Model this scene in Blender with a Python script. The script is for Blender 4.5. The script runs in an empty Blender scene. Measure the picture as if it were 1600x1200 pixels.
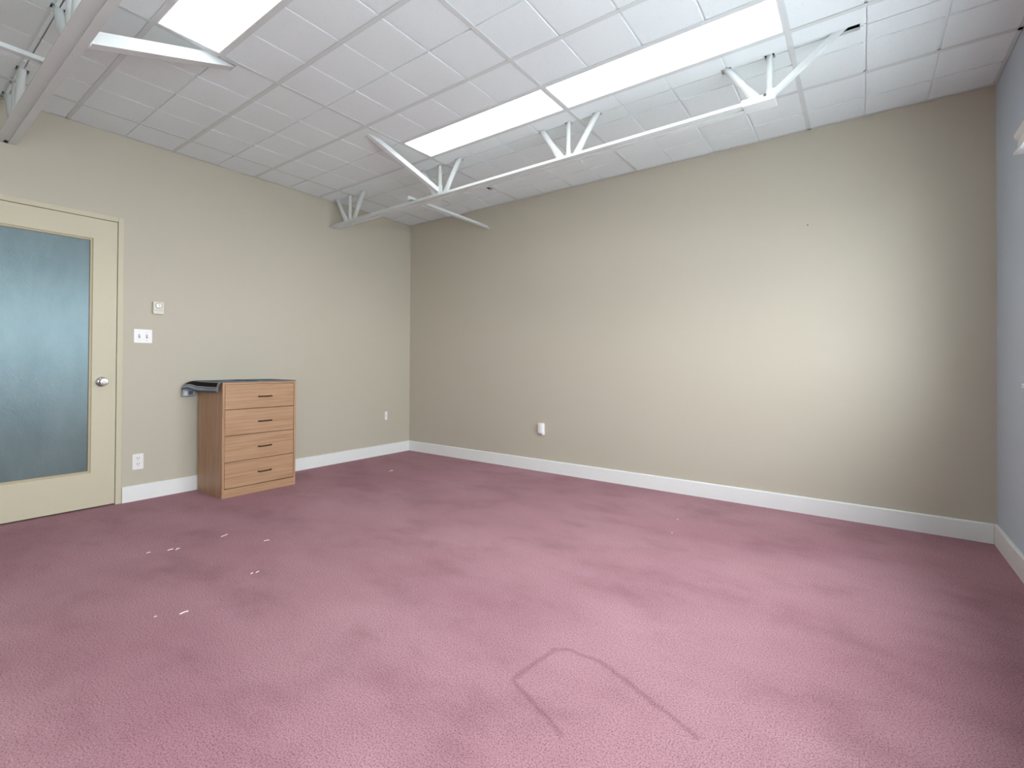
import bpy, math, random
from mathutils import Vector, Matrix

random.seed(7)
S = bpy.context.scene
C = S.collection
PI = math.pi

# ------------------------------------------------------------------ camera
F_PX, CV = 749.15, 563.64                      # focal length and principal row, 1600x1200 frame
YAW, PITCH, ROLL = 0.6288, 0.0082, 0.0055
EYE = Vector((4.2624, -3.8293, 1.0024))
d = Vector((-math.sin(YAW) * math.cos(PITCH), math.cos(YAW) * math.cos(PITCH), math.sin(PITCH)))
r = Vector((math.cos(YAW), math.sin(YAW), 0))
u = r.cross(d)
r2 = math.cos(ROLL) * r + math.sin(ROLL) * u
u2 = -math.sin(ROLL) * r + math.cos(ROLL) * u
cam_data = bpy.data.cameras.new('camera')
cam_data.sensor_fit = 'HORIZONTAL'
cam_data.sensor_width = 36.0
cam_data.lens = F_PX / 1600 * 36.0
cam_data.shift_y = (CV - 600) / 1600
cam_data.clip_start = 0.02
cam = bpy.data.objects.new('camera', cam_data)
C.objects.link(cam)
cam.matrix_world = Matrix(((r2.x, u2.x, -d.x, EYE.x), (r2.y, u2.y, -d.y, EYE.y), (r2.z, u2.z, -d.z, EYE.z), (0, 0, 0, 1)))
S.camera = cam

# ------------------------------------------------------------------ world (overcast sky) and exposure
SKY = 10.5                                     # zenith of the overcast sky; the horizon is nine tenths of it
LAMP = 2.2
world = bpy.data.worlds.new('world')
S.world = world
world.use_nodes = True
bg = world.node_tree.nodes['Background']
wt = world.node_tree
tc = wt.nodes.new('ShaderNodeTexCoord'); sz = wt.nodes.new('ShaderNodeSeparateXYZ'); ma = wt.nodes.new('ShaderNodeMath'); mb0 = wt.nodes.new('ShaderNodeMath')
mb0.operation = 'MAXIMUM'; mb0.inputs[1].default_value = 0.0
ma.operation = 'MULTIPLY_ADD'; ma.inputs[1].default_value = SKY * 0.1; ma.inputs[2].default_value = SKY * 0.9
wt.links.new(tc.outputs['Generated'], sz.inputs[0]); wt.links.new(sz.outputs[2], mb0.inputs[0]); wt.links.new(mb0.outputs[0], ma.inputs[0])
wt.links.new(ma.outputs[0], bg.inputs['Strength'])
bg.inputs['Color'].default_value = (0.93, 1.0, 1.02, 1)
S.view_settings.view_transform = 'Standard'
S.view_settings.look = 'None'
S.view_settings.exposure = 0.92
S.view_settings.gamma = 1.0
S.view_settings.use_curve_mapping = False

# ------------------------------------------------------------------ dimensions
H, W, DEPTH = 2.619, 4.889, 4.95               # ceiling height, back wall length, left wall length
T = 0.6096                                     # two feet
XT = [0.319, 1.5385, 2.7577, 3.977]            # cross tee lines
YM = [-0.569 - T * k for k in range(9)]        # main tee lines
WIN_R = [(-2.45, -0.80), (-4.75, -2.75)]       # right wall windows (y range), the second unseen and added for daylight
ZW0, ZW1 = 0.93, 1.985

# daylight portals sit in the window openings (they give no light of their own)
def portal(name, loc, rot, sx, sy):
    l = bpy.data.lights.new(name, 'AREA')
    l.shape = 'RECTANGLE'; l.size = sx; l.size_y = sy
    l.cycles.is_portal = True
    o = bpy.data.objects.new(name, l)
    o.location = loc; o.rotation_euler = rot
    C.objects.link(o)
for (a, b), nm in zip(WIN_R, ('window_right_corner_offscreen', 'window_right_side_offscreen')):
    portal(nm, (W + 0.14, (a + b) / 2, (ZW0 + ZW1) / 2), (0, PI / 2, 0), ZW1 - ZW0, b - a)

# ------------------------------------------------------------------ materials
def lin(v):
    v /= 255.0
    return v / 12.92 if v <= 0.04045 else ((v + 0.055) / 1.055) ** 2.4
def rgb(a, b, c):
    return (lin(a), lin(b), lin(c), 1)

class NT:
    def __init__(self, name):
        self.m = bpy.data.materials.new(name)
        self.m.use_nodes = True
        self.t = self.m.node_tree
        self.b = self.t.nodes['Principled BSDF']
        self.out = self.t.nodes['Material Output']
    def n(self, kind, **kw):
        nd = self.t.nodes.new(kind)
        for k, v in kw.items():
            setattr(nd, k, v)
        return nd
    def link(self, a, b):
        self.t.links.new(a, b)
    def coord(self, which='Object'):
        return self.n('ShaderNodeTexCoord').outputs[which]
    def mapping(self, vec, scale):
        mp = self.n('ShaderNodeMapping')
        mp.inputs['Scale'].default_value = scale
        self.link(vec, mp.inputs['Vector'])
        return mp.outputs['Vector']
    def noise(self, vec, scale, detail=2.0, rough=0.5):
        nd = self.n('ShaderNodeTexNoise')
        nd.inputs['Scale'].default_value = scale
        nd.inputs['Detail'].default_value = detail
        nd.inputs['Roughness'].default_value = rough
        self.link(vec, nd.inputs['Vector'])
        return nd.outputs['Fac']
    def ramp(self, fac, stops, interp='LINEAR'):
        rp = self.n('ShaderNodeValToRGB')
        rp.color_ramp.interpolation = interp
        el = rp.color_ramp.elements
        el[0].position, el[0].color = stops[0]
        el[1].position, el[1].color = stops[-1]
        for p, c in stops[1:-1]:
            e = el.new(p); e.color = c
        self.link(fac, rp.inputs['Fac'])
        return rp.outputs['Color']
    def mix(self, fac, a, b, blend='MIX'):
        mx = self.n('ShaderNodeMix', data_type='RGBA', blend_type=blend)
        for sock, v in ((mx.inputs[0], fac), (mx.inputs[6], a), (mx.inputs[7], b)):
            if hasattr(v, 'is_linked'): self.link(v, sock)
            else: sock.default_value = v
        return mx.outputs[2]
    def math(self, op, a, b=None, c=None):
        nd = self.n('ShaderNodeMath', operation=op)
        for i, v in enumerate((a, b, c)):
            if v is None: continue
            if hasattr(v, 'is_linked'): self.link(v, nd.inputs[i])
            else: nd.inputs[i].default_value = v
        return nd.outputs[0]
    def bump(self, height, strength, dist=0.01):
        bp = self.n('ShaderNodeBump')
        bp.inputs['Strength'].default_value = strength
        bp.inputs['Distance'].default_value = dist
        self.link(height, bp.inputs['Height'])
        self.link(bp.outputs['Normal'], self.b.inputs['Normal'])
    def color(self, c):
        if hasattr(c, 'is_linked'): self.link(c, self.b.inputs['Base Color'])
        else: self.b.inputs['Base Color'].default_value = c
    def set(self, **kw):
        for k, v in kw.items():
            self.b.inputs[k.replace('_', ' ')].default_value = v

def paint(name, c, rough=0.6, tex=0.06, spec=0.3):
    t = NT(name)
    co = t.coord()
    big = t.noise(co, 1.3, 3)
    c2 = tuple(x * 0.955 for x in c[:3]) + (1,)
    t.color(t.mix(big, c, c2))
    t.set(Roughness=rough, Specular_IOR_Level=spec)
    t.bump(t.noise(co, 260, 3), tex, 0.002)
    return t.m

def plain(name, c, rough=0.5, metal=0.0, spec=0.5, tex=0.0, scale=200):
    t = NT(name)
    co = t.coord()
    n = t.noise(co, 6, 2)
    t.color(t.mix(n, c, tuple(x * 0.95 for x in c[:3]) + (1,)))
    t.set(Roughness=rough, Metallic=metal, Specular_IOR_Level=spec)
    if tex: t.bump(t.noise(co, scale, 2), tex, 0.002)
    return t.m

M = {}
M['beige'] = paint('wall_paint_beige', rgb(195, 189, 174))
M['blue'] = paint('wall_paint_blue_grey', rgb(196, 208, 221))
M['trim'] = plain('trim_white', rgb(238, 241, 241), 0.35, tex=0.02)
M['tee'] = plain('tee_white', rgb(220, 228, 229), 0.45)
M['steel'] = plain('steel_white_paint', rgb(222, 229, 230), 0.5, tex=0.03)
M['deck'] = plain('roof_deck_steel', rgb(120, 120, 120), 0.8)
M['door'] = plain('door_cream', rgb(203, 197, 173), 0.5, tex=0.03)
M['bead'] = plain('door_bead', rgb(186, 172, 142), 0.5)
M['plastic'] = plain('plastic_white', rgb(240, 240, 240), 0.35)
M['ivory'] = plain('plastic_ivory', rgb(222, 218, 206), 0.4)
M['slot'] = plain('slot_dark', rgb(95, 95, 95), 0.6)
M['chrome'] = plain('chrome', rgb(205, 207, 210), 0.16, metal=1.0)
M['silver'] = plain('brushed_silver', rgb(196, 194, 186), 0.42, metal=0.8)
M['slot_light'] = plain('slot_grey', rgb(158, 158, 160), 0.6)
M['handle'] = plain('handle_bronze', rgb(58, 36, 28), 0.4)
M['lint'] = plain('lint_white', rgb(235, 225, 225), 0.9)
M['ground'] = plain('outdoor_ground', rgb(184, 186, 187), 0.9)

def carpet():
    t = NT('carpet_maroon')
    co = t.coord()
    # broad pile lay: lighter and darker swaths with shapes of their own
    big = t.noise(t.mapping(co, (1.0, 1.6, 1)), 0.9, 4, 0.55)
    mid = t.noise(t.mapping(co, (1.3, 2.0, 1)), 1.7, 6, 0.62)
    fine = t.noise(co, 210, 2, 0.6)
    tuft = t.n('ShaderNodeTexVoronoi'); tuft.inputs['Scale'].default_value = 190
    t.link(co, tuft.inputs['Vector'])
    base = t.ramp(big, [(0.30, rgb(172, 127, 138)), (0.50, rgb(181, 138, 148)), (0.72, rgb(190, 148, 158))])
    worn = t.ramp(mid, [(0.32, rgb(176, 160, 164)), (0.48, rgb(240, 238, 239)), (0.60, rgb(255, 255, 255))])
    c = t.mix(0.35, base, worn, 'MULTIPLY')
    sp = t.ramp(fine, [(0.30, rgb(120, 106, 110)), (0.50, rgb(228, 225, 226)), (0.66, rgb(255, 254, 254))])
    c = t.mix(0.75, c, sp, 'MULTIPLY')
    # pressed furniture outline left in the pile
    seg = [((3.365, -2.585), (3.388, -2.368)), ((3.388, -2.368), (3.424, -2.341)), ((3.424, -2.341), (3.555, -2.334)),
           ((3.555, -2.334), (3.664, -2.376)), ((3.664, -2.376), (3.90, -2.475)), ((3.365, -2.585), (3.60, -2.69))]
    sx = t.n('ShaderNodeSeparateXYZ')
    wob = t.n('ShaderNodeTexNoise'); wob.inputs['Scale'].default_value = 14
    t.link(co, wob.inputs['Vector'])
    off = t.n('ShaderNodeVectorMath', operation='MULTIPLY_ADD')
    t.link(wob.outputs['Color'], off.inputs[0]); off.inputs[1].default_value = (0.03, 0.03, 0)
    t.link(co, off.inputs[2]); t.link(off.outputs[0], sx.inputs[0])
    X, Y = sx.outputs[0], sx.outputs[1]
    best = None
    for (ax, ay), (bx, by) in seg:
        ax += 0.015; bx += 0.015; ay += 0.015; by += 0.015
        dx, dy = bx - ax, by - ay
        L2 = dx * dx + dy * dy
        k = t.math('MULTIPLY', t.math('SUBTRACT', X, ax), dx / L2)
        k = t.math('MULTIPLY_ADD', t.math('SUBTRACT', Y, ay), dy / L2, k)
        k = t.math('MINIMUM', t.math('MAXIMUM', k, 0.0), 1.0)
        ex = t.math('SUBTRACT', t.math('SUBTRACT', X, ax), t.math('MULTIPLY', k, dx))
        ey = t.math('SUBTRACT', t.math('SUBTRACT', Y, ay), t.math('MULTIPLY', k, dy))
        ds = t.math('SQRT', t.math('ADD', t.math('MULTIPLY', ex, ex), t.math('MULTIPLY', ey, ey)))
        best = ds if best is None else t.math('MINIMUM', best, ds)
    mk = t.n('ShaderNodeMapRange'); mk.inputs[1].default_value = 0.003; mk.inputs[2].default_value = 0.015
    mk.inputs[3].default_value = 0.30; mk.inputs[4].default_value = 0.0
    t.link(best, mk.inputs[0])
    c = t.mix(mk.outputs[0], c, rgb(88, 52, 62))
    t.color(c)
    t.set(Roughness=0.95, Specular_IOR_Level=0.1, Sheen_Weight=0.10, Sheen_Roughness=0.5)
    t.b.inputs['Sheen Tint'].default_value = rgb(220, 190, 200)
    hsum = t.math('ADD', t.math('MULTIPLY', fine, 0.7), t.math('MULTIPLY', tuft.outputs['Distance'], -0.6))
    t.bump(hsum, 0.45, 0.004)
    return t.m
M['carpet'] = carpet()

def tilemat():
    t = NT('ceiling_tile_mineral')
    co = t.coord()
    vo = t.n('ShaderNodeTexVoronoi'); vo.inputs['Scale'].default_value = 130
    t.link(co, vo.inputs['Vector'])
    gate = t.noise(co, 60, 2)
    pit = t.math('MULTIPLY', t.math('LESS_THAN', vo.outputs['Distance'], 0.20), t.math('GREATER_THAN', gate, 0.57))
    c = t.mix(t.noise(co, 2.0, 3), rgb(240, 249, 252), rgb(234, 244, 247))
    c = t.mix(t.math('MULTIPLY', pit, 0.28), c, rgb(120, 120, 120))
    t.color(c)
    t.set(Roughness=0.9, Specular_IOR_Level=0.15)
    t.bump(t.noise(co, 180, 4, 0.7), 0.25, 0.003)
    return t.m
M['tile'] = tilemat()

def wood(name, axis):
    t = NT(name)
    co = t.coord()
    sc = {'y': (18, 1.6, 30), 'z': (18, 30, 1.6)}[axis]
    v = t.mapping(co, sc)
    a = t.noise(v, 1.6, 5, 0.6)
    wv = t.n('ShaderNodeTexWave', wave_type='BANDS', bands_direction='Z' if axis == 'y' else 'Y')
    wv.inputs['Scale'].default_value = 0.9; wv.inputs['Distortion'].default_value = 6; wv.inputs['Detail'].default_value = 3
    wv.inputs['Detail Scale'].default_value = 0.6
    t.link(t.mapping(co, {'y': (4, 1.2, 14), 'z': (4, 14, 1.2)}[axis]), wv.inputs['Vector'])
    f = t.math('ADD', t.math('MULTIPLY', a, 0.90), t.math('MULTIPLY', wv.outputs['Fac'], 0.10))
    t.color(t.ramp(f, [(0.28, rgb(158, 120, 90)), (0.5, rgb(176, 140, 110)), (0.72, rgb(186, 151, 120))]))
    t.set(Roughness=0.42, Specular_IOR_Level=0.4)
    t.bump(a, 0.03, 0.002)
    return t.m
M['wood_y'] = wood('wood_laminate_horizontal', 'y')
M['wood_z'] = wood('wood_laminate_vertical', 'z')

def frosted():
    t = NT('frosted_glass')
    co = t.coord()
    v = t.mapping(co, (1, 2.2, 1.0))
    n = t.noise(v, 2.2, 4, 0.6)
    t.color(t.ramp(n, [(0.3, rgb(84, 93, 93)), (0.7, rgb(106, 116, 116))]))
    t.set(Roughness=0.33, Specular_IOR_Level=1.0)
    t.b.inputs['IOR'].default_value = 1.52
    t.b.inputs['Specular Tint'].default_value = (0.62, 0.88, 1.0, 1)
    t.bump(t.noise(co, 90, 3), 0.15, 0.003)
    return t.m
M['frosted'] = frosted()

def clear_glass():
    t = NT('window_glass')
    tr = t.n('ShaderNodeBsdfTransparent'); gl = t.n('ShaderNodeBsdfGlossy'); mx = t.n('ShaderNodeMixShader')
    gl.inputs['Roughness'].default_value = 0.02
    lw = t.n('ShaderNodeLayerWeight')            # the same on both faces of the pane
    fr = t.math('MULTIPLY_ADD', t.math('POWER', lw.outputs['Facing'], 5.0), 0.96, 0.04)
    lw.inputs['Blend'].default_value = 0.5
    t.link(fr, mx.inputs[0]); t.link(tr.outputs[0], mx.inputs[1]); t.link(gl.outputs[0], mx.inputs[2])
    t.link(mx.outputs[0], t.out.inputs['Surface'])
    return t.m
M['glass'] = clear_glass()

def lens():
    t = NT('light_lens')
    t.color(rgb(245, 245, 245))
    t.b.inputs['Emission Color'].default_value = (1.0, 0.985, 0.955, 1)
    t.b.inputs['Emission Strength'].default_value = LAMP
    t.set(Roughness=0.5)
    return t.m
M['lens'] = lens()

def matmat():
    t = NT('woven_mat_striped')
    uv = t.n('ShaderNodeTexCoord').outputs['UV']
    sp = t.n('ShaderNodeSeparateXYZ'); t.link(uv, sp.inputs[0])
    blue, pale, blk, olive, dk = rgb(126, 137, 150), rgb(164, 172, 180), rgb(46, 42, 42), rgb(124, 126, 120), rgb(84, 92, 102)
    col = t.ramp(sp.outputs[0], [(0.0, dk), (0.006, blue), (0.014, pale), (0.036, dk), (0.041, pale), (0.052, blk), (0.110, pale),
                                 (0.124, olive), (0.150, pale), (0.160, olive), (0.19, pale), (0.21, blue), (0.40, pale),
                                 (0.43, dk), (0.50, blk), (0.58, pale), (0.62, olive), (0.74, blue), (0.985, dk)], 'CONSTANT')
    bv = t.math('MINIMUM', sp.outputs[1], t.math('SUBTRACT', 1.0, sp.outputs[1]))
    col = t.mix(t.math('LESS_THAN', bv, 0.045), col, pale)
    col = t.mix(t.math('LESS_THAN', bv, 0.018), col, blue)
    co = t.coord()
    nz = t.noise(co, 300, 3, 0.7)
    t.color(t.mix(0.7, col, t.ramp(nz, [(0.3, rgb(185, 185, 185)), (0.7, rgb(255, 255, 255))]), 'MULTIPLY'))
    t.set(Roughness=0.95, Specular_IOR_Level=0.1)
    t.bump(nz, 0.6, 0.004)
    return t.m
M['mat'] = matmat()
M['mat_under'] = plain('woven_mat_underside', rgb(166, 178, 192), 0.95, tex=0.3, scale=300)
M['mat_label'] = plain('mat_care_label', rgb(214, 222, 232), 0.7)
M['mat_bar'] = plain('mat_label_print', rgb(60, 66, 80), 0.7)

# ------------------------------------------------------------------ mesh helpers
class MB:
    def __init__(self):
        self.v, self.f = [], []
    def quad(self, a, b, c, d):
        i = len(self.v); self.v += [a, b, c, d]; self.f.append((i, i + 1, i + 2, i + 3)); return self
    def box(self, x0, x1, y0, y1, z0, z1):
        x0, x1 = sorted((x0, x1)); y0, y1 = sorted((y0, y1)); z0, z1 = sorted((z0, z1))
        i = len(self.v)
        self.v += [(x0, y0, z0), (x1, y0, z0), (x1, y1, z0), (x0, y1, z0), (x0, y0, z1), (x1, y0, z1), (x1, y1, z1), (x0, y1, z1)]
        self.f += [tuple(i + k for k in q) for q in ((0, 3, 2, 1), (4, 5, 6, 7), (0, 1, 5, 4), (1, 2, 6, 5), (2, 3, 7, 6), (3, 0, 4, 7))]
        return self
    def loft(self, rings, cap=True):
        n = len(rings[0]); i = len(self.v)
        for rg in rings: self.v += [tuple(p) for p in rg]
        for k in range(len(rings) - 1):
            for j in range(n):
                a = i + k * n + j; b = i + k * n + (j + 1) % n
                self.f.append((a, b, b + n, a + n))
        if cap:
            self.f.append(tuple(reversed(range(i, i + n))))
            self.f.append(tuple(range(i + (len(rings) - 1) * n, i + len(rings) * n)))
        return self
    def sweep(self, secs, n=16):
        """secs: list of (centre, half-axis vector a, half-axis vector b)"""
        rings = []
        for c, a, b in secs:
            c, a, b = Vector(c), Vector(a), Vector(b)
            rings.append([c + a * math.cos(2 * PI * k / n) + b * math.sin(2 * PI * k / n) for k in range(n)])
        return self.loft(rings)
    def prism(self, prof, p0, p1, side, up):
        """profile points (s, t) carried from p0 to p1"""
        p0, p1, side, up = Vector(p0), Vector(p1), Vector(side), Vector(up)
        return self.loft([[p + side * s + up * t_ for s, t_ in prof] for p in (p0, p1)])
    def lathe(self, c, axis, prof, n=24):
        """prof: (distance along axis, radius)"""
        c, axis = Vector(c), Vector(axis).normalized()
        a = axis.orthogonal().normalized(); b = axis.cross(a)
        return self.sweep([(c + axis * h, a * max(rr, 1e-4), b * max(rr, 1e-4)) for h, rr in prof], n)

def obj(name, mb, mat, parent=None, smooth=False, bevel=0.0, seg=2):
    me = bpy.data.meshes.new(name)
    if isinstance(mb, MB):
        me.from_pydata([tuple(p) for p in mb.v], [], mb.f)
    else:
        me = mb
    me.validate(); me.update()
    if mat is not None and not me.materials:
        me.materials.append(mat if not isinstance(mat, str) else M[mat])
    o = bpy.data.objects.new(name, me)
    C.objects.link(o)
    import bmesh
    bm = bmesh.new(); bm.from_mesh(me); bmesh.ops.recalc_face_normals(bm, faces=bm.faces); bm.to_mesh(me); bm.free()
    if smooth:
        for p in me.polygons: p.use_smooth = True
        md = o.modifiers.new('edge', 'EDGE_SPLIT'); md.split_angle = math.radians(40)
    if bevel:
        md = o.modifiers.new('bevel', 'BEVEL'); md.width = bevel; md.segments = seg; md.limit_method = 'ANGLE'
    if parent is not None:
        o.parent = parent
        q, off = parent, Vector((0, 0, 0))
        while q is not None:
            off += q.location; q = q.parent
        o.location = -off                       # meshes are written in room coordinates
    return o

def tag(o, label=None, cat=None, group=None, kind=None):
    if label: o['label'] = label
    if cat: o['category'] = cat
    if group: o['group'] = group
    if kind: o['kind'] = kind
    return o

def thing(name, loc, label=None, cat=None, group=None, kind=None):
    o = bpy.data.objects.new(name, None)
    o.empty_display_size = 0.05
    C.objects.link(o); o.location = loc
    return tag(o, label, cat, group, kind)

# ------------------------------------------------------------------ room shell
TH = 0.14
ZT = H + 0.55                                   # walls run up past the hung ceiling to the deck
DY0, DY1, DZ1 = -3.690, -2.697, 2.030           # door opening incl. frame

tag(obj('floor', MB().box(-TH, W + TH, -DEPTH - TH, TH, -0.10, 0.0), 'carpet'),
    'maroon cut-pile carpet with worn lighter swaths and faint furniture marks', 'floor', kind='structure')
tag(obj('ground_outside', MB().box(-14, 20, -22, 14, -0.45, -0.30), 'ground'),
    'pale grey open ground outside the office windows', 'ground', kind='structure')
tag(obj('wall_back', MB().box(-TH, W + TH, 0, TH, 0, ZT), 'beige'), 'plain greige painted long wall with one plug-in box low down', 'wall', kind='structure')
PK = -0.10                                       # pockets 10 cm deep where the joist chords enter the wall
wl = MB().box(-TH, PK, DY1, 0, 0, ZT).box(-TH, 0, -DEPTH, DY0, 0, ZT).box(-TH, PK, DY0, DY1, DZ1, ZT)
for y0_, y1_, z0_, jy_ in ((DY1, 0, 0, -1.022), (DY0, DY1, DZ1, -3.290)):
    a_, b_, c_, e_ = jy_ - 0.0115, jy_ + 0.0115, 2.353, 2.374
    wl.box(PK, 0, y0_, a_, z0_, ZT).box(PK, 0, b_, y1_, z0_, ZT).box(PK, 0, a_, b_, z0_, c_).box(PK, 0, a_, b_, e_, ZT)
tag(obj('wall_left', wl, 'beige'), 'greige painted wall with the glazed door, switches and thermostat', 'wall', kind='structure')
wr = MB()
edges = sorted([-DEPTH] + [e for w in WIN_R for e in w] + [0])
for k in range(0, len(edges), 2):
    wr.box(W, W + TH, edges[k], edges[k + 1], 0, ZT)
for a, b in WIN_R:
    wr.box(W, W + TH, a, b, 0, ZW0).box(W, W + TH, a, b, ZW1, ZT)
tag(obj('wall_right', wr, 'blue'), 'blue-grey painted wall with the windows in it', 'wall', kind='structure')
tag(obj('wall_front', MB().box(-TH, W + TH, -DEPTH - TH, -DEPTH, 0, ZT), 'beige'), 'plain greige painted wall facing the long plain wall', 'wall', kind='structure')

BB = 0.112
def base_prof(th=0.015, h=BB):
    return [(0, 0), (th, 0), (th, h - 0.006), (th - 0.005, h), (0, h)]
def baseboard(name, p0, p1, side, label):
    return tag(obj(name, MB().prism(base_prof(), p0, p1, side, (0, 0, 1)), 'trim'), label, 'baseboard', kind='structure')
baseboard('baseboard_left', (0, DY1 + 0.003, 0), (0, 0, 0), (1, 0, 0), 'white baseboard running behind the chest of drawers')
baseboard('baseboard_back', (0, 0, 0), (W - 0.0165, 0, 0), (0, -1, 0), 'long white baseboard under the plain greige wall')
baseboard('baseboard_right', (W, 0, 0), (W, -DEPTH, 0), (-1, 0, 0), 'white baseboard under the blue-grey wall')
baseboard('baseboard_front', (0, -DEPTH, 0), (W, -DEPTH, 0), (0, 1, 0), 'white baseboard under the plain wall opposite the long wall')

# ------------------------------------------------------------------ hung ceiling
ceil = tag(obj('ceiling', MB().box(-TH, W + TH, -DEPTH - TH, TH, ZT, ZT + 0.1), 'deck'),
           'white hung ceiling of scored mineral tiles in a tee grid', 'ceiling', kind='structure')
TW = 0.012                                       # half width of a tee
FACE, GROOVE, TOP = H + 0.003, H + 0.010, H + 0.018

def tile(x0, x1, y0, y1, holes=(), rim=(True, True, True, True)):
    """lay-in tile, scored to one-foot squares, holes cut where steel passes; a stepped height field"""
    hw = 0.0065
    def lines(a, b, start):
        out, k = [], start
        while k > a: k -= T / 2
        while k < b - 0.02:
            if k > a + 0.02: out.append(k)
            k += T / 2
        return out
    sx = lines(x0, x1, XT[0]); sy = lines(y0, y1, YM[0])
    ys_cut = {x0, x1}
    for s in sx: ys_cut |= {s - hw, s + hw}
    yy = {y0, y1}
    for s in sy: yy |= {s - hw, s + hw}
    for h in holes:
        ys_cut |= {max(x0, min(x1, h[0])), max(x0, min(x1, h[1]))}
        yy |= {max(y0, min(y1, h[2])), max(y0, min(y1, h[3]))}
    xs, ys = sorted(ys_cut), sorted(yy)
    def hz(cx, cy):
        for h in holes:
            if h[0] < cx < h[1] and h[2] < cy < h[3]: return TOP
        if any(abs(cx - s) < hw for s in sx) or any(abs(cy - s) < hw for s in sy): return GROOVE
        return FACE
    nx, ny = len(xs) - 1, len(ys) - 1
    g = [[hz((xs[i] + xs[i + 1]) / 2, (ys[j] + ys[j + 1]) / 2) for j in range(ny)] for i in range(nx)]
    mb = MB()
    def at(i, j): return g[i][j] if 0 <= i < nx and 0 <= j < ny else TOP
    for i in range(nx):
        for j in range(ny):
            z = g[i][j]; a, b, c, e = xs[i], xs[i + 1], ys[j], ys[j + 1]
            if z < TOP:
                mb.quad((a, c, z), (a, e, z), (b, e, z), (b, c, z))
                mb.quad((a, c, TOP), (b, c, TOP), (b, e, TOP), (a, e, TOP))
    for i in range(nx + 1):
        for j in range(ny):
            p, q = at(i - 1, j), at(i, j)
            if p != q: mb.quad((xs[i], ys[j], p), (xs[i], ys[j + 1], p), (xs[i], ys[j + 1], q), (xs[i], ys[j], q))
    for i in range(nx):
        for j in range(ny + 1):
            p, q = at(i, j - 1), at(i, j)
            if p != q: mb.quad((xs[i], ys[j], p), (xs[i + 1], ys[j], p), (xs[i + 1], ys[j], q), (xs[i], ys[j], q))
    o = obj('ceiling_tile', mb, 'tile', ceil)
    o.rotation_euler = (0, 0, 0)
    return o

J1, J2 = -1.022, -3.290                          # joist lines
NODES = [0.281, 1.485, 2.680, 3.877]
LIGHTS = [(XT[1], XT[2], -1.484, -1.179), (XT[2], XT[3], -1.484, -1.179),
          (XT[1], XT[2], -3.008, -2.703)]
HOLES = []
for jy in (J1, J2):
    for nx_ in NODES:
        HOLES.append((nx_ - 0.024, nx_ + 0.024, jy - 0.022, jy + 0.022))
        HOLES.append((nx_ - 0.236, nx_ - 0.184, jy - 0.026, jy + 0.026))
        if nx_ < 3.8: HOLES.append((nx_ + 0.182, nx_ + 0.236, jy - 0.026, jy + 0.026))
    HOLES.append((4.15, 4.26, jy - 0.025, jy + 0.025))
HOLES += [(1.412, 1.468, -1.706, -1.60), (1.455, 1.515, -0.47, -0.36), (1.43, 1.51, -2.735, -2.615)]
SEAM = 0.0012
xlines = [0.0] + XT + [W]
ylines = [0.0] + YM
if ylines[-1] > -DEPTH: ylines.append(-DEPTH)
ylines = [y for y in ylines if y > -DEPTH] + [-DEPTH]
for i in range(len(xlines) - 1):
    for j in range(len(ylines) - 1):
        x0, x1, y1, y0 = xlines[i], xlines[i + 1], ylines[j], ylines[j + 1]
        bands = [(y0, y1)]
        for lx0, lx1, ly0, ly1 in LIGHTS:
            if abs(lx0 - x0) < 0.01 and ly0 >= y0 - 0.01 and ly1 <= y1 + 0.01:
                bands = [(y0, ly0)] if ly1 > y1 - 0.01 else [(ly1, y1)]
        for jy in (J1, J2):
            if y0 < jy < y1: bands = [(y0, jy - SEAM), (jy + SEAM, y1)]
        for a, b in bands:
            if b - a < 0.03: continue
            e = 0.003
            hs = [h for h in HOLES if h[0] < x1 and h[1] > x0 and h[2] < b and h[3] > a]
            o = tile(x0 + e, x1 - e, a + (e if a in ylines or True else 0), b - e if b in ylines else b, hs)
            o.location.z += random.uniform(-0.0006, 0.0012)

def tee(name, x0, x1, y0, y1):
    mb = MB().box(x0, x1, y0, y1, H, H + 0.0025)
    if x1 - x0 > y1 - y0:
        c = (y0 + y1) / 2; mb.box(x0, x1, c - 0.001, c + 0.001, H + 0.0025, H + 0.038)
    else:
        c = (x0 + x1) / 2; mb.box(c - 0.001, c + 0.001, y0, y1, H + 0.0025, H + 0.038)
    return obj(name, mb, 'tee', ceil)
for y in YM:
    if y > -DEPTH: tee('main_tee', 0, W, y - TW, y + TW)
for x in XT:
    for j in range(len(ylines) - 1):
        tee('cross_tee', x - TW, x + TW, ylines[j + 1] + (TW if ylines[j + 1] > -DEPTH else 0), ylines[j] - (TW if ylines[j] < 0 else 0))
for lx0, lx1, ly0, ly1 in LIGHTS:
    ye = ly0 if (ly1 in YM or any(abs(ly1 - y) < 0.01 for y in YM)) else ly1
    tee('cross_tee', lx0 + TW, lx1 - TW, ye - TW, ye + TW)
obj('wall_angle', MB().box(0, W, -0.018, 0, H, H + 0.002).box(0, W, -0.0015, 0, H, H + 0.02), 'tee', ceil)
obj('wall_angle', MB().box(0, 0.018, -DEPTH, -0.018, H, H + 0.002).box(0, 0.0015, -DEPTH, -0.018, H, H + 0.02), 'tee', ceil)
obj('wall_angle', MB().box(W - 0.018, W, -DEPTH, -0.018, H, H + 0.002).box(W - 0.0015, W, -DEPTH, -0.018, H, H + 0.02), 'tee', ceil)

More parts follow.
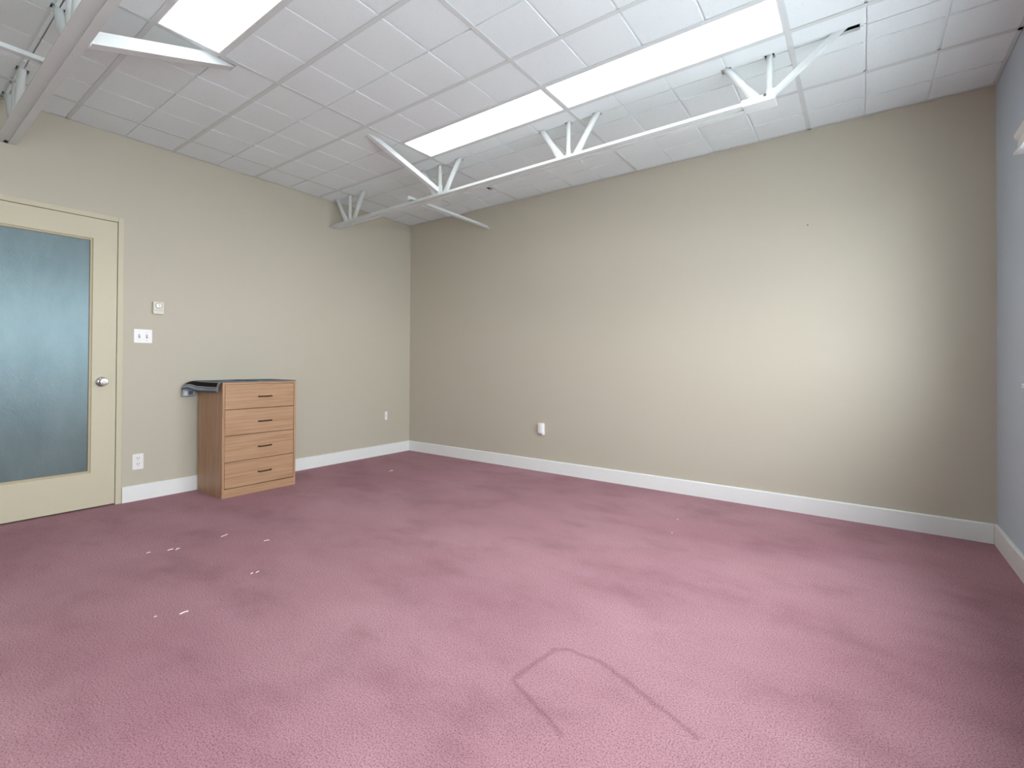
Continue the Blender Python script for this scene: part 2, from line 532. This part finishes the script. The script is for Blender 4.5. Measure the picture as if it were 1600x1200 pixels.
# ------------------------------------------------------------------ recessed lights
LIGHT_LABELS = ['recessed fluorescent light nearer the room corner in the long wall row',
                'recessed fluorescent light over the end diagonal of the joist, toward the blue-grey wall',
                'recessed fluorescent light beside the slanted brace of the joist over the glazed door']
for (lx0, lx1, ly0, ly1), lab in zip(LIGHTS, LIGHT_LABELS):
    a, b, c, e = lx0 + TW, lx1 - TW, ly0 + TW, ly1 - TW
    t = thing('troffer_light', ((a + b) / 2, (c + e) / 2, H), lab, 'ceiling light', 'recessed lights in the hung ceiling')
    fr = 0.007
    fm = MB().box(a, b, c, c + fr, H + 0.001, H + 0.02).box(a, b, e - fr, e, H + 0.001, H + 0.02)
    fm.box(a, a + fr, c + fr, e - fr, H + 0.001, H + 0.02).box(b - fr, b, c + fr, e - fr, H + 0.001, H + 0.02)
    obj('frame', fm, 'trim', t)
    obj('housing', MB().box(a, b, c, e, H + 0.03, H + 0.12), 'tee', t)
    lm = MB(); n = 8
    rings = []
    for k in range(n + 1):                        # shallow bowed lens
        yy_ = c + fr + (e - c - 2 * fr) * k / n
        zz = H + 0.012 - 0.006 * math.sin(PI * k / n)
        rings.append([(a + fr, yy_, zz), (b - fr, yy_, zz), (b - fr, yy_, zz + 0.004), (a + fr, yy_, zz + 0.004)])
    obj('lens', lm.loft(rings), 'lens', t, smooth=True)

# ------------------------------------------------------------------ open-web steel joists
def zc(x): return 2.352 + 0.0075 * x             # slight camber of the bottom chord
def angle_prof(leg, th): return [(0, 0), (leg, 0), (leg, th), (th, th), (th, leg), (0, leg)]
def joist(jy, label, mirror):
    t = thing('steel_joist', (0.0, jy, zc(0)), label, 'joist', 'steel joists hanging through the ceiling')
    xe = 3.905
    for s in (-1, 1):
        obj('chord_angle', MB().prism(angle_prof(0.034, 0.004), (-0.004, jy + s * 0.011, zc(0)), (xe, jy + s * 0.011, zc(xe)), (0, s, 0), (0, 0, 1)), 'steel', t)
    obj('chord_filler', MB().prism([(-0.0112, 0.007), (0.0112, 0.007), (0.0112, 0.030), (-0.0112, 0.030)], (0.035, jy, zc(0.035)), (xe, jy, zc(xe)), (0, 1, 0), (0, 0, 1)), 'steel', t)
    for nx_ in NODES:
        zb = zc(nx_) + 0.012
        top = H + 0.10
        # vertical tube, pressed flat where it enters the chord
        obj('web_tube', MB().sweep([((nx_, jy, zb), (0.020, 0, 0), (0, 0.0075, 0)), ((nx_, jy, zb + 0.03), (0.019, 0, 0), (0, 0.009, 0)),
                                    ((nx_, jy, zb + 0.075), (0.0145, 0, 0), (0, 0.0145, 0)), ((nx_, jy, top), (0.0145, 0, 0), (0, 0.0145, 0))]), 'steel', t, smooth=True)
        for s in (-1, 1):
            if s == 1 and nx_ > 3.8: continue
            p0 = Vector((nx_ + s * 0.048, jy, zb))
            p1 = Vector((nx_ + s * 0.203, jy, H + 0.0))
            dv = (p1 - p0).normalized(); sd = Vector((0, 1, 0)); pr = dv.cross(sd)
            if pr.z < 0: pr = -pr
            hx = Vector((1, 0, 0))
            def P(k): return p0 + (p1 - p0) * k
            R = 0.019
            obj('web_tube', MB().sweep([(P(0), hx * 0.034 * 1, sd * 0.007), (P(0.12), (hx * 0.8 - s * pr * 0.3).normalized() * 0.031, sd * 0.009),
                                        (P(0.30), (-s * pr * 0.8 + hx * 0.3).normalized() * 0.024, sd * 0.015),
                                        (P(0.48), -s * pr * R, sd * R), (P(1.35), -s * pr * R, sd * R)]), 'steel', t, smooth=True)
    # end: cover plate, upright gusset and slender end diagonal
    obj('end_plate', MB().box(3.755, xe + 0.002, jy - 0.046, jy + 0.046, zc(3.83) - 0.006, zc(3.83) + 0.0), 'steel', t, bevel=0.001)
    gp = MB().box(3.75, xe + 0.004, jy - 0.0455, jy - 0.0415, zc(3.83) - 0.004, zc(3.83) + 0.030)
    gp.box(3.872, xe + 0.004, jy - 0.0455, jy - 0.0415, zc(3.83) + 0.030, zc(3.83) + 0.048)
    g = obj('gusset', gp, 'steel', t)
    obj('bolt', MB().lathe((3.862, jy - 0.0453, zc(3.86) + 0.024), (0, -1, 0), [(0, 0.007), (0.004, 0.007), (0.0045, 0.003)], 12), 'slot', g, smooth=True)
    a, b = Vector((3.872, jy - 0.012, zc(3.9) + 0.016)), Vector((4.262, jy - 0.012, H + 0.07))
    dv = (b - a).normalized(); sd = Vector((0, 1, 0)); up = sd.cross(dv)
    if up.z < 0: up = -up
    obj('end_diagonal', MB().prism([(-0.013, -0.013), (0.013, -0.013), (0.013, 0.013), (-0.013, 0.013)], a, b, sd, up), 'steel', t, bevel=0.002)
    return t
j1 = joist(J1, 'white painted steel joist crossing the plain long wall beside the lit fixtures', 1)
j2 = joist(J2, 'white painted steel joist passing over the top of the glazed door', 1)

def brace(parent, a, b, leg=0.036, side=None, up=None, flip=1):
    a, b = Vector(a), Vector(b)
    dv = (b - a).normalized()
    side = Vector(side) if side else dv.cross(Vector((0, 0, 1))).normalized()
    up_ = side.cross(dv).normalized()
    if up_.z < 0: up_ = -up_
    return obj('bridging_angle', MB().prism(angle_prof(leg, 0.004), a, b, side * flip, up_), 'steel', parent)
# joist by the long wall
brace(j1, (1.515, -1.064, 2.388), (1.447, -1.827, 2.666), 0.036, (1, 0, 0), flip=-1)
brace(j1, (1.50, -0.985, 2.385), (1.505, -0.36, 2.650), 0.036, (1, 0, 0), flip=-1)
brace(j1, (1.166, -1.072, 2.394), (1.166, -0.004, 2.394), 0.034, (1, 0, 0))
obj('clip_plate', MB().box(1.505, 1.552, -1.069, -1.065, 2.372, 2.432), 'steel', j1)
obj('clip_plate', MB().box(1.150, 1.166, -1.072, -1.040, 2.394, 2.428), 'steel', j1)
# joist over the door
brace(j2, (1.60, -3.245, 2.366), (1.475, -2.55, 2.652), 0.055, (1, 0, 0), flip=-1)
brace(j2, (1.166, -3.252, 2.394), (1.166, -DEPTH + 0.004, 2.394), 0.034, (1, 0, 0))
obj('clip_plate', MB().box(1.56, 1.60, -3.246, -3.242, 2.356, 2.416), 'steel', j2)

# ------------------------------------------------------------------ door
dr = thing('door_1', (0, (DY0 + DY1) / 2, 0), 'cream door with a large frosted glass pane and chrome knob', 'door', kind='structure')
JW = 0.034
fx0, fx1 = -TH, 0.010
obj('jamb', MB().box(fx0, fx1, DY1 - JW, DY1, 0, DZ1), 'door', dr, bevel=0.002)
obj('jamb', MB().box(fx0, fx1, DY0, DY0 + JW, 0, DZ1), 'door', dr, bevel=0.002)
obj('head_jamb', MB().box(fx0, fx1, DY0 + JW, DY1 - JW, DZ1 - JW, DZ1), 'door', dr, bevel=0.002)
gy0, gy1, gz0, gz1 = -3.505, -2.866, 0.246, 1.854
ly0, ly1, lz0, lz1 = DY0 + JW + 0.003, DY1 - JW - 0.003, 0.010, DZ1 - JW - 0.003
lf = MB().box(-0.040, 0.003, ly0, gy0, lz0, lz1).box(-0.040, 0.003, gy1, ly1, lz0, lz1)
lf.box(-0.040, 0.003, gy0, gy1, lz0, gz0).box(-0.040, 0.003, gy0, gy1, gz1, lz1)
leaf = obj('door_leaf', lf, 'door', dr)
bw = 0.013
bm_ = MB().box(-0.034, -0.006, gy0, gy0 + bw, gz0, gz1).box(-0.034, -0.006, gy1 - bw, gy1, gz0, gz1)
bm_.box(-0.034, -0.006, gy0 + bw, gy1 - bw, gz0, gz0 + bw).box(-0.034, -0.006, gy0 + bw, gy1 - bw, gz1 - bw, gz1)
obj('glazing_bead', bm_, 'bead', leaf)
obj('glass_pane', MB().box(-0.024, -0.017, gy0 + 0.004, gy1 - 0.004, gz0 + 0.004, gz1 - 0.004), 'frosted', leaf)
kc = (0.003, -2.812, 0.868)
kn = obj('door_knob', MB().lathe(kc, (1, 0, 0), [(0, 0.033), (0.004, 0.033), (0.009, 0.028), (0.011, 0.014), (0.028, 0.012), (0.034, 0.020), (0.044, 0.0265), (0.054, 0.026), (0.060, 0.021), (0.061, 0.0)], 32), 'chrome', leaf, smooth=True)
kn['label'] = 'polished chrome knob with keyhole'
obj('lock_cylinder', MB().lathe((0.0635, kc[1], kc[2]), (1, 0, 0), [(-0.004, 0.0115), (0.0, 0.0115), (0.001, 0.010)], 20).box(0.0640, 0.0650, kc[1] - 0.0012, kc[1] + 0.0012, kc[2] - 0.006, kc[2] + 0.006), 'ivory', leaf)
# dark passage behind the door, so that the leaf closes a real opening
tag(obj('wall_passage', MB().box(-1.5, -1.45, -4.6, -1.8, 0, ZT).box(-1.5, -TH, -4.6, -4.55, 0, ZT).box(-1.5, -TH, -1.85, -1.8, 0, ZT).box(-1.5, -TH, -4.6, -1.8, -0.1, 0.0).box(-1.5, -TH, -4.6, -1.8, ZT - 0.05, ZT), 'beige'),
    'passage walls behind the glazed door', 'wall', kind='structure')

# ------------------------------------------------------------------ windows
def window(name, axis, a, b, label):
    w = thing(name, ((W, (a + b) / 2, ZW0) if axis == 'x' else ((a + b) / 2, -DEPTH, ZW0)), label, 'window', kind='structure')
    def bx(mb, p0, p1, q0, q1, z0, z1):           # p: along the wall, q: depth outwards from the wall face
        if axis == 'x': mb.box(W + q0, W + q1, p0, p1, z0, z1)
        else: mb.box(p0, p1, -DEPTH - q1, -DEPTH - q0, z0, z1)
        return mb
    fw = 0.045
    m_ = MB(); bx(m_, a, a + fw, 0.05, 0.11, ZW0, ZW1); bx(m_, b - fw, b, 0.05, 0.11, ZW0, ZW1)
    bx(m_, a + fw, b - fw, 0.05, 0.11, ZW0, ZW0 + fw); bx(m_, a + fw, b - fw, 0.05, 0.11, ZW1 - fw, ZW1)
    obj('window_frame', m_, 'trim', w)
    n = 2
    st = (b - a - 2 * fw) / n
    for k in range(n):
        p0 = a + fw + st * k
        if k: obj('mullion', bx(MB(), p0 - 0.02, p0 + 0.02, 0.055, 0.105, ZW0 + fw, ZW1 - fw), 'trim', w)
        obj('pane', bx(MB(), p0 + (0.02 if k else 0), p0 + st - (0.02 if k < n - 1 else 0), 0.078, 0.083, ZW0 + fw, ZW1 - fw), 'glass', w)
    obj('sill', bx(MB(), a - 0.05, b + 0.05, -0.045, 0.05, ZW0 - 0.022, ZW0), 'trim', w, bevel=0.004)
    if axis == 'x':
        lo, hi = a - 0.13, b + 0.138
        box_ = obj('cornice', MB().prism([(0, 0), (0.050, 0), (0.052, 0.010), (0.038, 0.018), (0.036, 0.064), (0.046, 0.074), (0.052, 0.090), (0, 0.090)],
                   (W, lo, 1.988), (W, hi, 1.988), (-1, 0, 0), (0, 0, 1)), 'trim', w)
    return w
window('window_1', 'x', WIN_R[0][0], WIN_R[0][1], 'white framed window with a moulded cornice nearest the plain long wall')
window('window_2_added', 'x', WIN_R[1][0], WIN_R[1][1], 'added unseen white framed window with a moulded cornice farther from the plain long wall')  # unseen second window, added and widened to let more daylight in

# ------------------------------------------------------------------ chest of drawers
CX0, CX1, CY0, CY1, CZ = 0.036, 0.458, -2.223, -1.655, 0.857
ch = thing('chest_of_drawers', ((CX0 + CX1) / 2, (CY0 + CY1) / 2, 0), 'light wood laminate chest with four drawers and a mat on top', 'chest of drawers')
PT = 0.017
obj('side_panel', MB().box(CX0, CX1, CY0, CY0 + PT, 0, CZ), 'wood_z', ch, bevel=0.001)
obj('side_panel', MB().box(CX0, CX1, CY1 - PT, CY1, 0, CZ), 'wood_z', ch, bevel=0.001)
obj('top_panel', MB().box(CX0, CX1, CY0 + PT, CY1 - PT, CZ - 0.014, CZ), 'wood_y', ch)
obj('back_panel', MB().box(CX0, CX0 + 0.006, CY0 + PT, CY1 - PT, 0.02, CZ - 0.014), 'wood_z', ch)
obj('plinth', MB().box(CX1 - 0.020, CX1 - 0.001, CY0 + PT, CY1 - PT, 0, 0.062), 'wood_y', ch)
zs = [0.065, 0.2615, 0.4575, 0.6535, 0.8425]
for k in range(4):
    y0, y1, z0, z1 = CY0 + PT + 0.0025, CY1 - PT - 0.0025, zs[k] + 0.002, zs[k + 1] - 0.002
    dw = obj('drawer', MB().box(CX1 - 0.019, CX1 - 0.001, y0, y1, z0, z1).box(CX0 + 0.03, CX1 - 0.019, y0 + 0.014, y1 - 0.014, z0 + 0.012, z1 - 0.04), 'wood_y', ch, bevel=0.0012)
    hz_, hy = (zs[k] + zs[k + 1]) / 2 - 0.003, -1.911
    hb = MB()
    hw_ = 0.053
    path = [(-hw_ + 0.004, -0.002), (-hw_ + 0.004, 0.014), (-hw_ + 0.012, 0.021), (hw_ - 0.012, 0.021), (hw_ - 0.004, 0.014), (hw_ - 0.004, -0.002)]
    secs = []
    for i, (py, px) in enumerate(path):
        q0 = path[max(0, i - 1)]; q1 = path[min(len(path) - 1, i + 1)]
        tv = Vector((q1[1] - q0[1], q1[0] - q0[0], 0)).normalized()
        sd = Vector((-tv.y, tv.x, 0))
        secs.append(((CX1 + px, hy + py, hz_), sd * 0.0042, (0, 0, 0.0052)))
    hb.sweep(secs, 10)
    h_ = obj('handle', hb, 'handle', dw, smooth=True)
    for s in (-1, 1):
        hb2 = MB().lathe((CX1 - 0.001, hy + s * (hw_ - 0.004), hz_), (1, 0, 0), [(0, 0.0075), (0.003, 0.0075), (0.004, 0.006)], 12)
        # rosettes belong to the handle mesh
        me = h_.data
    h_['label'] = 'dark bronze bar handle'

# ------------------------------------------------------------------ woven mat hanging over the chest's end
def lerp_tab(tab, x):
    for (x0, *v0), (x1, *v1) in zip(tab, tab[1:]):
        if x <= x1:
            k = (x - x0) / (x1 - x0); k = k * k * (3 - 2 * k)
            return [p + (q - p) * k for p, q in zip(v0, v1)]
    return list(tab[-1][1:])
EDGE = [(0.0, 0.024, 0.072), (0.20, 0.032, 0.074), (0.29, 0.058, 0.071), (0.355, 0.088, 0.048), (0.415, 0.104, 0.060), (0.50, 0.104, 0.062)]
def build_mat():
    us = [0.0] + [0.02 * k for k in range(1, 20)] + [0.395, 0.405, 0.412, 0.418, 0.424, 0.432, 0.445, 0.46, 0.475]
    flap = [k / 10 for k in range(11)]              # 1 at the hanging edge
    top_n = 14
    verts, uvs = [], []
    cols = []
    for k in reversed(range(len(flap))): cols.append(('f', flap[k]))
    for k in range(1, top_n + 1): cols.append(('t', k / top_n))
    zt = CZ + 0.0005
    WID = 0.69
    for uu in us:
        x = 0.456 - uu
        dropu = 0.0
        if uu > 0.405:
            e = uu - 0.405
            x = 0.051 - min(e, 0.018) * 1.0
            dropu = max(0.0, e - 0.010)
        out, drp = lerp_tab(EDGE, uu)
        for kind, v in cols:
            if kind == 'f':
                th = v * PI / 2
                y = CY0 - 0.001 - out * math.sin(th) - 0.004 * v
                z = zt - drp * (1 - math.cos(th)) + 0.004 * math.sin(PI * v)
                xx = x if v > 0.05 else max(x, 0.040)
                dist = 0.118 * (1 - v)
                if v > 0.05: z -= max(0.0, z - 0.741) * min(1.0, dropu / 0.060)
            else:
                y = CY0 + (CY1 + 0.012 - CY0) * v
                z = zt + 0.0012 * math.sin(9 * v * PI) * math.sin(uu * 14)
                z = max(z, zt)
                xx = max(x, 0.040)
                dist = 0.118 + (WID - 0.118) * v
            verts.append((xx, y, z)); uvs.append((dist / WID, uu / 0.475))
    nc = len(cols); faces = []
    for i in range(len(us) - 1):
        for j in range(nc - 1):
            a = i * nc + j
            faces.append((a, a + 1, a + nc + 1, a + nc))
    me = bpy.data.meshes.new('woven_mat')
    me.from_pydata(verts, [], faces)
    uvl = me.uv_layers.new(name='UVMap')
    for lp in me.loops: uvl.data[lp.index].uv = uvs[lp.vertex_index]
    me.materials.append(M['mat']); me.materials.append(M['mat_under'])
    for p in me.polygons: p.use_smooth = True
    o = bpy.data.objects.new('woven_mat', me)
    C.objects.link(o)
    me.update()
    if sum(p.normal.z for p in me.polygons) < 0: me.flip_normals()
    sd = o.modifiers.new('solid', 'SOLIDIFY'); sd.thickness = 0.008; sd.offset = 1.0; sd.material_offset = 1; sd.material_offset_rim = 0
    ss = o.modifiers.new('sub', 'SUBSURF'); ss.levels = 1; ss.render_levels = 1
    return tag(o, 'striped grey and black woven mat draped over the chest top', 'mat')
mat_o = build_mat()
lb = obj('care_label', MB().box(0.0340, 0.0352, -2.320, -2.298, 0.750, 0.784), 'mat_label', mat_o)
for k in range(3):
    obj('label_print', MB().box(0.0340, 0.0350, -2.290 + 0.010 * k, -2.283 + 0.010 * k, 0.754, 0.782), 'mat_bar', mat_o)

# ------------------------------------------------------------------ wall fittings
def yz(mb, x0, x1, y0, y1, z0, z1): return mb.box(x0, x1, y0, y1, z0, z1)
# thermostat
t = thing('thermostat', (0, -2.49, 1.36), 'ivory wall thermostat with a round silver dial above the light switches', 'thermostat')
ty0, ty1, tz0, tz1 = -2.523, -2.455, 1.366, 1.457
obj('housing', MB().box(0, 0.026, ty0, ty1, tz0, tz1), 'ivory', t, bevel=0.003)
dl = obj('dial', MB().lathe((0.026, -2.490, 1.428), (1, 0, 0), [(-0.001, 0.021), (0.006, 0.021), (0.009, 0.018), (0.010, 0.0)], 28), 'silver', t, smooth=True)
obj('dial_pointer', MB().box(0.036, 0.039, -2.493, -2.487, 1.412, 1.444), 'ivory', dl)
obj('vent_groove', MB().box(0.0255, 0.0268, ty0 + 0.008, ty1 - 0.008, 1.392, 1.3935), 'slot', t)

def plate(t, y0, y1, z0, z1, th=0.006):
    return obj('cover_plate', MB().box(0, th, y0, y1, z0, z1), 'plastic', t, bevel=0.003)
t = thing('light_switch', (0, -2.578, 1.146), 'white double toggle switch plate between the door and thermostat', 'light switch')
plate(t, -2.634, -2.522, 1.145, 1.247)
for yc in (-2.601, -2.555):
    obj('toggle_slot', MB().box(0.0055, 0.0066, yc - 0.006, yc + 0.006, 1.183, 1.209), 'slot_light', t)
    obj('toggle', MB().prism([(0.005, -0.006), (0.018, 0.000), (0.018, 0.006), (0.005, 0.008)], (0, yc - 0.004, 1.196), (0, yc + 0.004, 1.196), (1, 0, 0), (0, 0, 1)), 'plastic', t)
    for zz in (1.166, 1.226):
        obj('screw', MB().lathe((0.005, yc, zz), (1, 0, 0), [(0, 0.0035), (0.0015, 0.0035), (0.002, 0.002)], 10), 'ivory', t)
t = thing('wall_outlet', (0, -2.599, 0.225), 'white duplex wall outlet just above the baseboard beside the door', 'outlet')
plate(t, -2.634, -2.566, 0.224, 0.338)
for zc_ in (0.303, 0.261):
    f_ = obj('receptacle', MB().sweep([((0.004, -2.600, zc_), (0, 0.0165, 0), (0, 0, 0.0165)), ((0.0075, -2.600, zc_), (0, 0.0165, 0), (0, 0, 0.0165))], 24), 'plastic', t)
    for yo in (-0.0065, 0.0065):
        obj('slot', MB().box(0.007, 0.0079, -2.600 + yo - 0.0018, -2.600 + yo + 0.0018, zc_ + 0.001, zc_ + 0.010), 'slot', f_)
    obj('slot', MB().lathe((0.007, -2.600, zc_ - 0.007), (1, 0, 0), [(0, 0.0028), (0.0009, 0.0028)], 10), 'slot', f_)
obj('screw', MB().lathe((0.005, -2.600, 0.282), (1, 0, 0), [(0, 0.003), (0.0018, 0.003)], 10), 'ivory', t)
# slim plate near the corner
t = thing('cable_jack', (0, -0.345, 0.38), 'slim white jack plate low on the wall by the far corner', 'wall jack')
obj('cover_plate', MB().box(0, 0.008, -0.361, -0.327, 0.383, 0.474), 'plastic', t, bevel=0.003)
obj('jack', MB().box(0.007, 0.0095, -0.350, -0.338, 0.420, 0.436), 'ivory', t)
# plug-in box on the long wall
t = thing('plug_in_device', (1.83, 0, 0.35), 'white plug-in box low on the plain long wall', 'plug-in device')
bd = MB()
secs = []
for dpt, ins in ((0.0, 0.0), (0.018, 0.0), (0.026, 0.003), (0.030, 0.009)):
    ring = []
    for k in range(32):
        an = 2 * PI * k / 32
        cx_, sx_ = math.cos(an), math.sin(an)
        pw = 0.35
        ring.append((1.828 + (0.0325 - ins) * math.copysign(abs(cx_) ** pw, cx_), -dpt, 0.404 + (0.052 - ins) * math.copysign(abs(sx_) ** pw, sx_)))
    secs.append(ring)
obj('body', bd.loft(secs), 'plastic', t, smooth=True)
obj('button', MB().lathe((1.822, -0.029, 0.437), (0, -1, 0), [(0, 0.006), (0.002, 0.006)], 14), 'ivory', t)
obj('plug_foot', MB().box(1.843, 1.866, -0.034, 0, 0.346, 0.372), 'plastic', t, bevel=0.005)

# small nail mark on the long wall
tag(obj('nail', MB().lathe((3.97, 0, 1.966), (0, -1, 0), [(0, 0.003), (0.006, 0.003), (0.007, 0.0045), (0.008, 0.0)], 10), 'slot'), 'tiny nail left in the plain long wall', 'nail')

# ------------------------------------------------------------------ lint on the carpet
LINT = [(0.71, -0.851, 0.030), (0.70, -0.838, 0.016), (1.28, -2.558, 0.018), (1.272, -2.538, 0.014), (1.274, -2.814, 0.022), (1.290, -2.790, 0.024),
        (1.553, -2.441, 0.022), (1.923, -2.676, 0.014), (1.918, -2.70, 0.010), (2.07, -3.033, 0.026), (2.016, -3.116, 0.008), (3.30, -0.663, 0.014), (3.349, -0.937, 0.010), (1.23, -2.90, 0.014)]
for x, y, L in LINT:
    an = random.uniform(0, PI); pts = []
    for k in range(5):
        q = k / 4 - 0.5
        pts.append((x + L * q * math.cos(an) + L * 0.18 * math.sin(q * 5), y + L * q * math.sin(an) + L * 0.34 * math.cos(q * 6), 0.0022 + 0.001 * math.cos(q * 3)))
    mb = MB().sweep([(p, (0.0015 * math.sin(an), -0.0015 * math.cos(an), 0), (0, 0, 0.0022)) for p in pts], 6)
    tag(obj('lint', mb, 'lint'), 'tiny white lint fleck lying on the maroon carpet', 'lint', 'lint flecks on the carpet')
